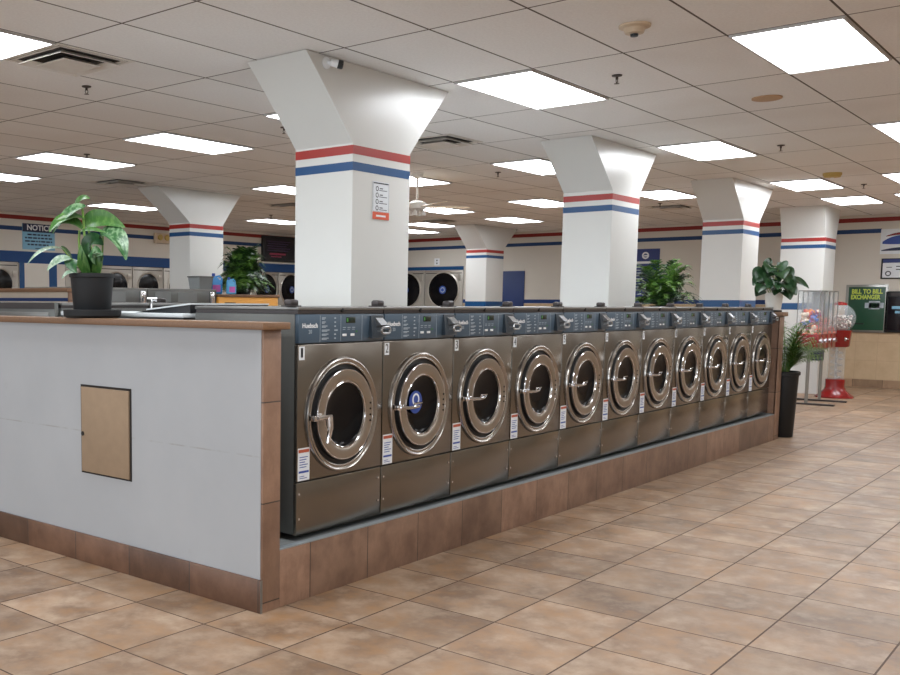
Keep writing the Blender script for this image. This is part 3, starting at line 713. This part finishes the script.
b = MB(); b.lathe([(0, -.05), (.022, -.05), (.02, -.062), (0, -.064)], (0, 0, 0), 'Z', 16); b.build('sensor', 'black', o)
o = thing('ceiling_disc', 'flat tan disc on the ceiling below the largest bright panel', 'ceiling disc', (4.90, -.62, ZC))
b = MB(); b.lathe([(0, -.001), (.105, -.001), (.105, -.01), (.095, -.014), (0, -.014)], (0, 0, 0), 'Z', 32); b.build('cover', 'tanp', o)
o = thing('smoke_detector', 'rounded yellowish detector on the ceiling above the rightmost column', 'smoke detector', (9.93, .06, ZC))
b = MB(); b.lathe([(0, -.001), (.10, -.001), (.10, -.02), (.085, -.05), (0, -.055)], (0, 0, 0), 'Z', 32); b.build('housing', 'yellowp', o)
b = MB(); b.lathe([(0, -.055), (.02, -.055), (.018, -.062), (0, -.063)], (0, 0, 0), 'Z', 12); b.build('sensor', 'white', o)

o = thing('ceiling_fan', 'pale ceiling fan with small lamps, right of the big column', 'ceiling fan', (6.80, 3.76, ZC))
b = MB(); b.lathe([(0, -.001), (.07, -.001), (.06, -.05), (.02, -.07), (0, -.07)], (0, 0, 0), 'Z', 24); b.build('canopy', 'vent', o)
b = MB(); b.tube([(0, 0, -.06), (0, 0, -.34)], .013, 10); b.build('downrod', 'vent', o)
b = MB(); b.lathe([(0, -.33), (.05, -.33), (.11, -.36), (.11, -.42), (.07, -.44), (0, -.45)], (0, 0, 0), 'Z', 28); b.build('motor', 'vent', o)
for k in range(5):
    a = R_(-47)+k*2*PI/5; dv = Vector((math.cos(a), math.sin(a), 0)); sv = Vector((-dv.y, dv.x, 0)); b = MB()
    q = [dv*.13-sv*.02, dv*.62-sv*.065, dv*.62+sv*.065, dv*.13+sv*.02]
    b.hexa([p+Vector((0, 0, -.405+(.012 if i in (2, 3) else -.012))) for i, p in enumerate(q)]+[p+Vector((0, 0, -.398+(.012 if i in (2, 3) else -.012))) for i, p in enumerate(q)]); b.build('blade', 'cream', o)
for k in range(4):
    a = k*PI/2+.3; b = MB(); c = Vector((math.cos(a)*.08, math.sin(a)*.08, -.47))
    b.lathe([(.012, .03), (.02, .01), (.036, -.035), (.034, -.035), (.0, -.02)], c, 'Z', 16); b.build('lamp_shade', 'vent', o)
o = thing('security_camera', 'small security camera with black lens under the big column head', 'camera', (1.735, 1.0645, 2.90)); o.scale = (.8, .8, .8)
b = MB(); b.lathe([(0, 0), (.045, 0), (.045, .012), (.02, .02), (0, .02)], (0, 0, 0), '-Y', 20); b.build('mount', 'white', o)
b = MB(); b.tube([(0, -.018, 0), (.01, -.05, -.006)], .012, 10); b.tube([(.0, -.05, -.004), (.045, -.085, -.012)], [.026, .03], 16); b.build('body', 'white', o)
b = MB(); b.tube([(.045, -.085, -.012), (.07, -.11, -.02), (.074, -.114, -.021)], [.034, .034, .028], 16); b.build('lens_hood', 'black', o)

# ------------------------------------------------------------------ notice on the big column
o = thing('column_notice', 'white picture notice with a red foot on the big column', 'notice', (2.245, 1.0635, 1.968))
box('sheet', 'sticker', o, 0, .19, -.003, 0, 0, .252)
box('red_foot', 'orange', o, 0, .19, -.004, -.003, 0, .05); b = MB(); b.box(.04, .15, -.005, -.004, .018, .03); b.build('foot_print', 'sticker', o)
b = MB()
b.box(.01, .18, -.004, -.003, .238, .246)
for i in range(4):
    z = .205-i*.043; b.torus(.014, .003, (.05, -.004, z), '-Y', 14, 5, .3); b.box(.08, .115, -.004, -.003, z, z+.006); b.box(.075, .165, -.004, -.003, z-.012, z-.008)
b.box(.004, .186, -.0035, -.003, .052, .0535); b.box(.004, .0055, -.0035, -.003, .052, .25); b.box(.1845, .186, -.0035, -.003, .052, .25)
b.build('pictograms', 'darktext', o)

# ------------------------------------------------------------------ second island
h = thing('low_wall', 'beige low wall with a blue stripe and wood cap behind the counter at left', 'half wall', (3.34, 6.0, 0))
box('wall_panel', 'wallS', h, 0, .09, .0, 2.7, 0, 1.505); box('countertop', 'wood', h, -.03, .092, -.03, 2.7, 1.506, 1.55, bev=.004)
box('blue_stripe', 'navy', h, -.003, 0, 0, 2.7, 1.402, 1.44); box('tile_end', 'endtile', h, 0, .09, -.012, 0, 0, 1.505)
def big_washer(x0, w, lb):
    o = thing('large_washer', lb, 'washing machine', (x0, 6.08, 0), 'large washers of the second island')
    box('cabinet', 'steel_side', o, .003, w-.003, .02, .9, .02, 1.545, bev=.004); box('front_panel', 'steel', o, .003, w-.003, 0, .02, .3, 1.37, bev=.004)
    cp = box('control_panel', 'steel_side', o, .003, w-.003, -.012, .02, 1.375, 1.545, bev=.003)
    for a, c in ((.1, .32), (.42, .7)): box('legend_plate', 'greybin', cp, w*a, w*c, -.014, -.012, 1.40, 1.52)
    box('coin_slot', 'chrome', cp, w-.13, w-.05, -.035, -.012, 1.39, 1.53, bev=.004)
    box('lid', 'lid', o, 0, w-.001, -.014, .9, 1.5455, 1.565, bev=.003)
    c = (w/2, 0, .85); b = MB(); b.torus(.33, .03, c, '-Y', 40, 8); b.build('door_ring', 'steel_ring', o); b = MB(); b.lathe([(.31, .004), (.25, .05), (0, .06)], c, '-Y', 40, cap=False); b.build('door_glass', 'glassdark', o)
big_washer(3.435, 1.115, 'large washer of the second island, right behind the counter plant pot'); big_washer(4.555, 1.155, 'large washer of the second island, below the grey bin')
o = thing('planter_box', 'orange laminate box with a brown top holding fern and bottles', 'planter box', (5.72, 6.03, 0))
box('box_side', 'orangewood', o, 0, 1.13, 0, .85, 0, 1.47, bev=.004); box('box_top', 'wood', o, -.005, 1.15, -.02, .87, 1.4705, 1.505, bev=.004); b = MB(); b.box(.10, .30, -.004, 0, 1.33, 1.40, bev=.001); b.build('vent_slot', 'black', o)
o = thing('grey_bin', 'grey plastic bin on the large washer, left of the blue bottles', 'bin', (5.46, 6.12, 1.5655))
b = MB(); b.hexa([(.015, .015, 0), (.225, .015, 0), (.225, .20, 0), (.015, .20, 0), (0, 0, .15), (.24, 0, .15), (.24, .215, .15), (0, .215, .15)]); b.build('tub', 'greybin', o)
box('rim', 'steel_side', o, -.010, .25, -.010, .225, .1505, .168, bev=.004)
def jug(lb, loc, m, rz, s=1.):
    o = thing('detergent_bottle', lb, 'bottle', loc, 'blue detergent bottles on the planter box', rz)
    b = MB(); b.box(-.075*s, .075*s, -.045*s, .045*s, 0, .165*s, bev=.022*s, seg=3); b.hexa([(-.07*s, -.04*s, .155*s), (.07*s, -.04*s, .155*s), (.07*s, .04*s, .155*s), (-.07*s, .04*s, .155*s), (-.065*s, -.028*s, .225*s), (-.012*s, -.028*s, .235*s), (-.012*s, .028*s, .235*s), (-.065*s, .028*s, .225*s)]); b.build('bottle_body', m, o)
    b = MB(); b.tube([(-.01*s, 0, .225*s), (.035*s, 0, .235*s), (.065*s, 0, .205*s), (.068*s, 0, .155*s)], .013*s, 8); b.build('grip', m, o)
    b = MB(); b.lathe([(.022*s, .225*s), (.022*s, .27*s), (0, .272*s)], (-.04*s, 0, 0), 'Z', 16); b.build('cap', 'bluep', o)
    box('label_print', 'pinklabel', o, -.055*s, .045*s, -.047*s, -.0452*s, .03*s, .12*s)
jug('blue detergent bottle with a pink label, next to the grey bin', (5.86, 6.22, 1.5062), 'bottle', R_(-38)); jug('light blue bottle right beside the pink-labelled bottle', (5.97, 6.06, 1.5062), 'bottle2', R_(-20), .82)

# ------------------------------------------------------------------ dryers
def dryer(lb, org, w, r, zc, top, face, arch=False, sticker=True):
    """stacked pair; face 'N' opens toward -Y, face 'E' toward -X"""
    o = thing('stacked_dryer', lb, 'dryer', org, 'dryers built into the walls', 0. if face == 'N' else -PI/2)
    box('cabinet', 'steel_side', o, .004, w-.004, .02, .75, .02, top, bev=.003)
    box('front_panel', 'dryer', o, .004, w-.004, 0, .02, .05, top-.002, bev=.004)
    for z in (zc, zc-.92):
        c = (w/2, 0, z)
        b = MB(); b.torus(r+.02, .02, c, '-Y', 44, 8); dr = b.build('door_ring', 'dryerring', o)
        b = MB(); b.lathe([(r+.012, .012), (r*.8, .03), (0, .035)], c, '-Y', 40, cap=False); b.build('door_glass', 'dryerglass', dr)
        if sticker: b = MB(); b.lathe([(r*.24, .034), (r*.24, .037), (0, .037)], c, '-Y', 20); b.build('round_sticker', 'bluep', dr); 
        if sticker: b = MB(); b.torus(r*.13, .010, (c[0], -.038, c[2]), '-Y', 16, 5, .3); b.build('sticker_ring', 'lightgrey', dr)
    b = MB(); b.box(w-.13, w-.05, -.02, 0, zc+r*.55, zc+r*.95, bev=.004); b.build('coin_box', 'dryerring', o)
    b = MB(); b.box(.03, w-.03, -.003, 0, top-.07, top-.055); b.build('trim_line', 'seam', o)
    return o
dl = [('dryer at the left edge, left of the white pier under the notice sign', 5.89, .79, .245, 1.70, False), ('dryer in the left wall, hidden mostly by the counter plant', 7.67, .795, .25, 1.70, False), ('dryer just right of the counter plant pot', 8.475, .79, .25, 1.70, False),
      ('dryer left of the column behind the grey bin', 9.27, .79, .25, 1.70, False), ('dryer half hidden by the column behind the grey bin', 10.07, .79, .25, 1.70, False),
      ('large dryer behind the left side of the drooping fern', 11.86, .845, .335, 1.70, True), ('large dryer behind the right side of the drooping fern', 12.71, .845, .335, 1.70, True), ('large dryer with a blue round sticker below the wall screen, beside the big column', 13.56, .845, .335, 1.70, True)]
for lb, x, w, r, zc, stk in dl: dryer(lb, (x, YN+.01, 0), w, r, zc, 2.088, 'N', sticker=stk)
dryer('large round-door dryer right of the big column, nearest the smallest far column', (XE+.01, 9.88, 0), 1.02, .385, 1.715, 2.16, 'E')
dryer('large round-door dryer cut off by the right side of the big column', (XE+.01, 10.91, 0), 1.02, .385, 1.715, 2.16, 'E')

# ------------------------------------------------------------------ wall fittings
o = thing('notice_sign', 'NOTICE sign with navy heading and pale blue body on the far left wall', 'sign', (6.755, YN-.004, 2.315))
box('board', 'lightblue', o, 0, .68, -.012, 0, 0, .455); hd = box('heading_bar', 'navysign', o, 0, .68, -.014, -.012, .31, .455)
text('heading_text', 'NOTICE', .13, 'white', hd, (.35, -.0146, .383), width=.52, bold=.004)
b = MB()
for i, (a, c) in enumerate(((.10, .58), (.05, .64), (.05, .62), (.10, .56))):
    z = .265-i*.058; x = a
    random.seed(i)
    while x < c-.02:
        l = random.uniform(.03, .10); b.box(x, min(c, x+l), -.0135, -.012, z-.014, z+.012); x += l+.018
b.box(.26, .36, -.0135, -.012, .018, .03); b.build('body_print', 'navysign', o)
o = thing('wall_screen', 'dark wall-mounted screen with dim purple and red picture above the fern', 'television', (12.95, YN-.004, 2.32))
box('housing', 'black', o, 0, 1.08, -.07, 0, 0, .57, bev=.006); box('screen', 'tv', o, .03, 1.05, -.074, -.07, .03, .54)
b = MB()
for i in range(5): b.box(.12+.03*(i%2), .9-.07*(i%3), -.0755, -.074, .44-i*.05, .455-i*.05)
b.build('screen_picture', 'screen1', o)
b = MB(); b.box(.2, .75, -.0755, -.074, .15, .19); b.box(.25, .6, -.0755, -.074, .10, .125); b.build('screen_caption', 'screen2', o)
o = thing('emergency_light', 'cream box on the far wall left of the column with bottles', 'emergency light', (9.80, YN-.003, 2.57))
box('wall_mount', 'cream', o, .02, .34, -.004, .003, .02, .18); box('case', 'cream', o, 0, .36, -.08, 0, 0, .2, bev=.008)
for x in (.09, .27):
    b = MB(); b.lathe([(.05, 0), (.06, .03), (.055, .04), (0, .045)], (x, -.08, .11), '-Y', 20); b.build('lamp_head', 'yellowp', o)
o = thing('wall_outlet', 'pale outlet plate on the wall above the far round-door dryers', 'outlet', (XE-.003, 9.62, 2.28), None, -PI/2)
box('plate', 'white', o, 0, .14, -.006, 0, 0, .16, bev=.002); b = MB(); b.box(.05, .09, -.008, -.006, .03, .065); b.box(.05, .09, -.008, -.006, .095, .13); b.build('socket', 'greybin', o)
def wallE(name, lb, cat, y0, z0): return thing(name, lb, cat, (XE-.004, y0, z0), None, -PI/2)    # local x runs toward -y
o = wallE('wall_poster', 'blue information poster behind the leafy fern', 'poster', 5.02, 1.55)
box('sheet', 'bluesign', o, 0, .58, -.006, 0, 0, .95); b = MB(); b.torus(.055, .016, (.30, -.007, .82), '-Y', 24, 6, .2); b.box(.27, .35, -.0075, -.006, .80, .83); b.box(.06, .53, -.0075, -.006, .66, .705); b.build('logo_print', 'white', o)
b = MB(); random.seed(4)
for i in range(9): b.box(.08, random.uniform(.3, .5), -.0075, -.006, .58-i*.055, .598-i*.055)
b.build('text_print', 'lightgrey', o)
o = wallE('bill_changer', 'green BILL TO BILL EXCHANGER front on the far right wall', 'bill changer', 1.185, .945)
box('frame', 'alu', o, 0, .63, -.03, 0, 0, .82, bev=.004); box('face', 'greenp', o, .045, .595, -.034, -.03, .04, .78, bev=.002)
t1 = text('heading', 'BILL TO BILL', .105, 'lime', o, (.32, -.0346, .70), width=.46, bold=.004); text('heading', 'EXCHANGER', .105, 'lime', o, (.30, -.0346, .605), width=.44, bold=.004)
b = MB(); b.box(.30, .58, -.036, -.034, .42, .51); b.box(.36, .52, -.036, -.034, .40, .54); b.build('bill_print', 'lightgrey', o); b = MB(); b.torus(.035, .008, (.44, -.036, .465), '-Y', 20, 5, .3); b.build('bill_seal', 'greenp', o)
b = MB(); b.box(.12, .3, -.04, -.034, .14, .16); b.build('bill_slot', 'black', o)
o = wallE('wall_machine', 'dark framed machine front cut by the right edge of the picture', 'machine', .585, .95)
box('frame', 'black', o, 0, .62, -.03, 0, 0, .70, bev=.004); box('face', 'tv', o, .04, .58, -.034, -.03, .04, .60, bev=.002); b = MB(); b.box(.1, .5, -.038, -.034, .40, .45); b.box(.15, .45, -.038, -.034, .33, .37); b.build('card_print', 'lightblue', o); b = MB(); b.box(.08, .56, -.036, -.03, .62, .67); b.build('header_strip', 'lidtrim', o)
o = wallE('framed_notice', 'white framed notice with blue heading at the right edge', 'notice', .685, 1.86)
box('frame', 'black', o, 0, .66, -.02, 0, 0, .345, bev=.003); box('sheet', 'sticker', o, .025, .635, -.022, -.02, .02, .27); box('heading_bar', 'bluesign', o, .025, .635, -.022, -.02, .272, .33)
b = MB(); b.torus(.035, .009, (.11, -.0225, .09), '-Y', 18, 5, .2); b.box(.22, .55, -.023, -.022, .2, .215); b.box(.22, .5, -.023, -.022, .15, .165); b.box(.08, .16, -.023, -.022, .19, .2); b.build('print', 'darktext', o)
o = wallE('wall_emblem', 'blue and red swoosh emblem painted high on the far right wall', 'emblem', .72, 2.28)
box('backing', 'sticker', o, 0, .72, -.003, 0, 0, .42)
def sw(nm, m, pts, th):
    b = MB(); n = 14; rows = []
    for i in range(n+1):
        t = i/n; p = [(1-t)**2*pts[0][k]+2*t*(1-t)*pts[1][k]+t*t*pts[2][k] for k in (0, 1)]; w = th*math.sin(PI*(.08+.84*t))
        rows.append([b.b.verts.new((p[0], y, p[1]+s*w)) for y in (-.0045, -.003) for s in (-1, 1)])
    for q, r in zip(rows, rows[1:]):
        for a, c in ((0, 1), (1, 3), (3, 2), (2, 0)): b.b.faces.new((q[a], q[c], r[c], r[a]))
    b.build(nm, m, o)
sw('blue_swoosh', 'bluep', ((.03, .19), (.25, .27), (.69, .22)), .075); sw('red_swoosh', 'redp', ((.08, .30), (.3, .37), (.66, .33)), .024); sw('navy_swoosh', 'navysign', ((.02, .06), (.3, .10), (.69, .07)), .028)

# ------------------------------------------------------------------ vending
o = thing('candy_vending_rack', 'four-headed candy vending rack with clear bins near the far right', 'vending machine', (12.05, .60, 0))
for k in range(4):
    x = k*.258
    hdp = box('dispenser_base', 'redp', o, x+.005, x+.246, 0, .28, .80, 1.0, bev=.006)
    b = MB(); b.lathe([(.03, 0), (.03, .02), (0, .022)], (x+.125, 0, .90), '-Y', 16); b.box(x+.117, x+.133, -.04, -.02, .88, .92); b.build('coin_knob', 'chrome', hdp)
    b = MB(); t = .004
    b.box(x+.005, x+.005+t, 0, .28, 1.001, 1.60); b.box(x+.246-t, x+.246, 0, .28, 1.001, 1.60); b.box(x+.009, x+.242, 0, t, 1.001, 1.60); b.box(x+.009, x+.242, .276, .28, 1.001, 1.60); bn = b.build('clear_bin', 'clear', o)
    box('bin_lid', 'alu', bn, x+.003, x+.248, -.002, .282, 1.601, 1.615, bev=.003)
    b = MB()
    for a in ((x+.003, 0), (x+.240, 0), (x+.003, .274), (x+.240, .274)): b.box(a[0]-.001, a[0]+.007, a[1]-.002, a[1]+.008, 1.001, 1.6)
    b.build('bin_corner', 'alu', bn)
    b = MB(); random.seed(30+k); top = 1.33 if k == 0 else 1.2
    for i in range(46 if k == 0 else 16):
        z = random.uniform(1.03, top); p = (x+.04+random.random()*.17, .035+random.random()*.21, z); b.lathe([(0, -.036), (.0255, -.0255), (.036, 0), (.0255, .0255), (0, .036)], p, 'Z', 10, cap=False)
    b.box(x+.011, x+.240, .006, .274, 1.003, 1.03); b.build('candy_fill', 'balls' if k == 0 else 'balls_red', o, ang=80)
box('rail', 'steel_side', o, .0, 1.02, .09, .19, .76, .7995, bev=.003)
for x in (.16, .88):
    b = MB(); b.tube([(x, .14, .012), (x, .14, .76)], .022, 12); b.build('post', 'alu', o)
    b = MB(); b.box(x-.04, x+.04, -.22, .50, 0, .025, bev=.008); b.build('foot', 'lidtrim', o)
box('counterweight', 'navysign', o, .35, .62, .05, .21, .62, .7595, bev=.004)
o = thing('gumball_machine', 'red gumball machine with a clear globe and spiral stand', 'gumball machine', (13.78, .73, 0))
b = MB(); b.lathe([(0, 0), (.265, 0), (.265, .018), (.22, .05), (.15, .12), (.135, .16), (.135, .28), (.12, .285), (0, .285)], (0, 0, 0), 'Z', 36); b.build('base', 'redp', o)
b = MB(); b.lathe([(.115, .286), (.115, .775)], (0, 0, 0), 'Z', 32, cap=False); b.build('clear_tube', 'clear', o, solid=.004)
b = MB(); b.tube([(0, 0, .286), (0, 0, .775)], .02, 12); b.build('centre_pole', 'chrome', o)
b = MB(); b.tube([(.075*math.cos(t*PI/8), .075*math.sin(t*PI/8), .76-t*.47/80) for t in range(81)], .006, 6); b.build('spiral_track', 'alu', o)
b = MB(); b.lathe([(0, .776), (.15, .776), (.165, .80), (.185, 1.0), (.19, 1.03), (.12, 1.04), (0, 1.04)], (0, 0, 0), 'Z', 36); hb = b.build('coin_head', 'redp', o)
b = MB(); b.lathe([(.035, 0), (.035, .02), (.012, .022), (.012, .05), (0, .05)], (-.12, -.122, .90), '-Y', 16); b.build('coin_knob', 'chrome', hb)
b = MB(); b.lathe([(.225*math.cos(R_(t)), 1.21+.225*math.sin(R_(t))) for t in range(-50, 66, 6)], (0, 0, 0), 'Z', 40, cap=False); b.build('globe', 'clear', o, solid=.005)
b = MB(); b.lathe([(.105, 1.41), (.10, 1.44), (.05, 1.46), (0, 1.462)], (0, 0, 0), 'Z', 28, cap=False); b.build('globe_cap', 'redp', o)
b = MB(); random.seed(9)
for i in range(150):
    a = random.uniform(0, 2*PI); z = random.uniform(1.06, 1.25); rm = math.sqrt(max(.001, .20**2-(z-1.21)**2)); r = rm*math.sqrt(random.random())*.93
    b.lathe([(0, -.02), (.0141, -.0141), (.02, 0), (.0141, .0141), (0, .02)], (r*math.cos(a), r*math.sin(a), z), 'Z', 7, cap=False)
b.build('gumballs', 'beads', o, ang=80)

# ------------------------------------------------------------------ light from the panels outside the frame
def area(x, y, sx, sy, e):
    l = bpy.data.lights.new('panel_light', 'AREA'); l.shape = 'RECTANGLE'; l.size = sx; l.size_y = sy; l.energy = e; l.color = (.93, .965, 1)
    o = bpy.data.objects.new('panel_light', l); COL.objects.link(o); o.location = (x, y, ZC-.02)
for i, j in ((0, 5), (3, 5), (-3, -1), (-3, 2), (-3, 5), (-6, -1), (-6, 3), (6, 5), (9, 4), (-6, -7), (0, 9), (4, 9), (-4, 9), (8, 9), (-3, -10)):
    x, y = cellpos(i, j); area(x+CA/2, y+CB/2, 1.19, .56, 27)
w = bpy.data.worlds.new('world'); SC.world = w; w.use_nodes = True
w.node_tree.nodes['Background'].inputs[0].default_value = (.9, .92, 1, 1); w.node_tree.nodes['Background'].inputs[1].default_value = .05

# ------------------------------------------------------------------ camera
yaw, pitch, roll = .829196, -.0974692, .0055464
fw = Vector((math.sin(yaw)*math.cos(pitch), math.cos(yaw)*math.cos(pitch), math.sin(pitch)))
rt = Vector((math.cos(yaw), -math.sin(yaw), 0)); up = rt.cross(fw)
c, s = math.cos(roll), math.sin(roll); rt, up = rt*c+up*s, up*c-rt*s
cam = bpy.data.cameras.new('camera'); co = bpy.data.objects.new('camera', cam); COL.objects.link(co)
mw = Matrix((rt, up, -fw)).transposed().to_4x4(); mw.translation = Vector((-3.16741, -2.92861, 1.4)); co.matrix_world = mw
cam.sensor_width = 36; cam.lens = 976.663/900*36; cam.clip_start = .05
cam.shift_x = (450-265.5933)/900; cam.shift_y = (398.1583-337.5)/900
SC.camera = co
vs = SC.view_settings; vs.view_transform = 'Standard'; vs.look = 'None'; vs.gamma = 1; vs.use_curve_mapping = False; vs.exposure = 0.34
SC.cycles.max_bounces = 8; SC.cycles.transmission_bounces = 8; SC.cycles.transparent_max_bounces = 12; SC.cycles.sample_clamp_indirect = 6
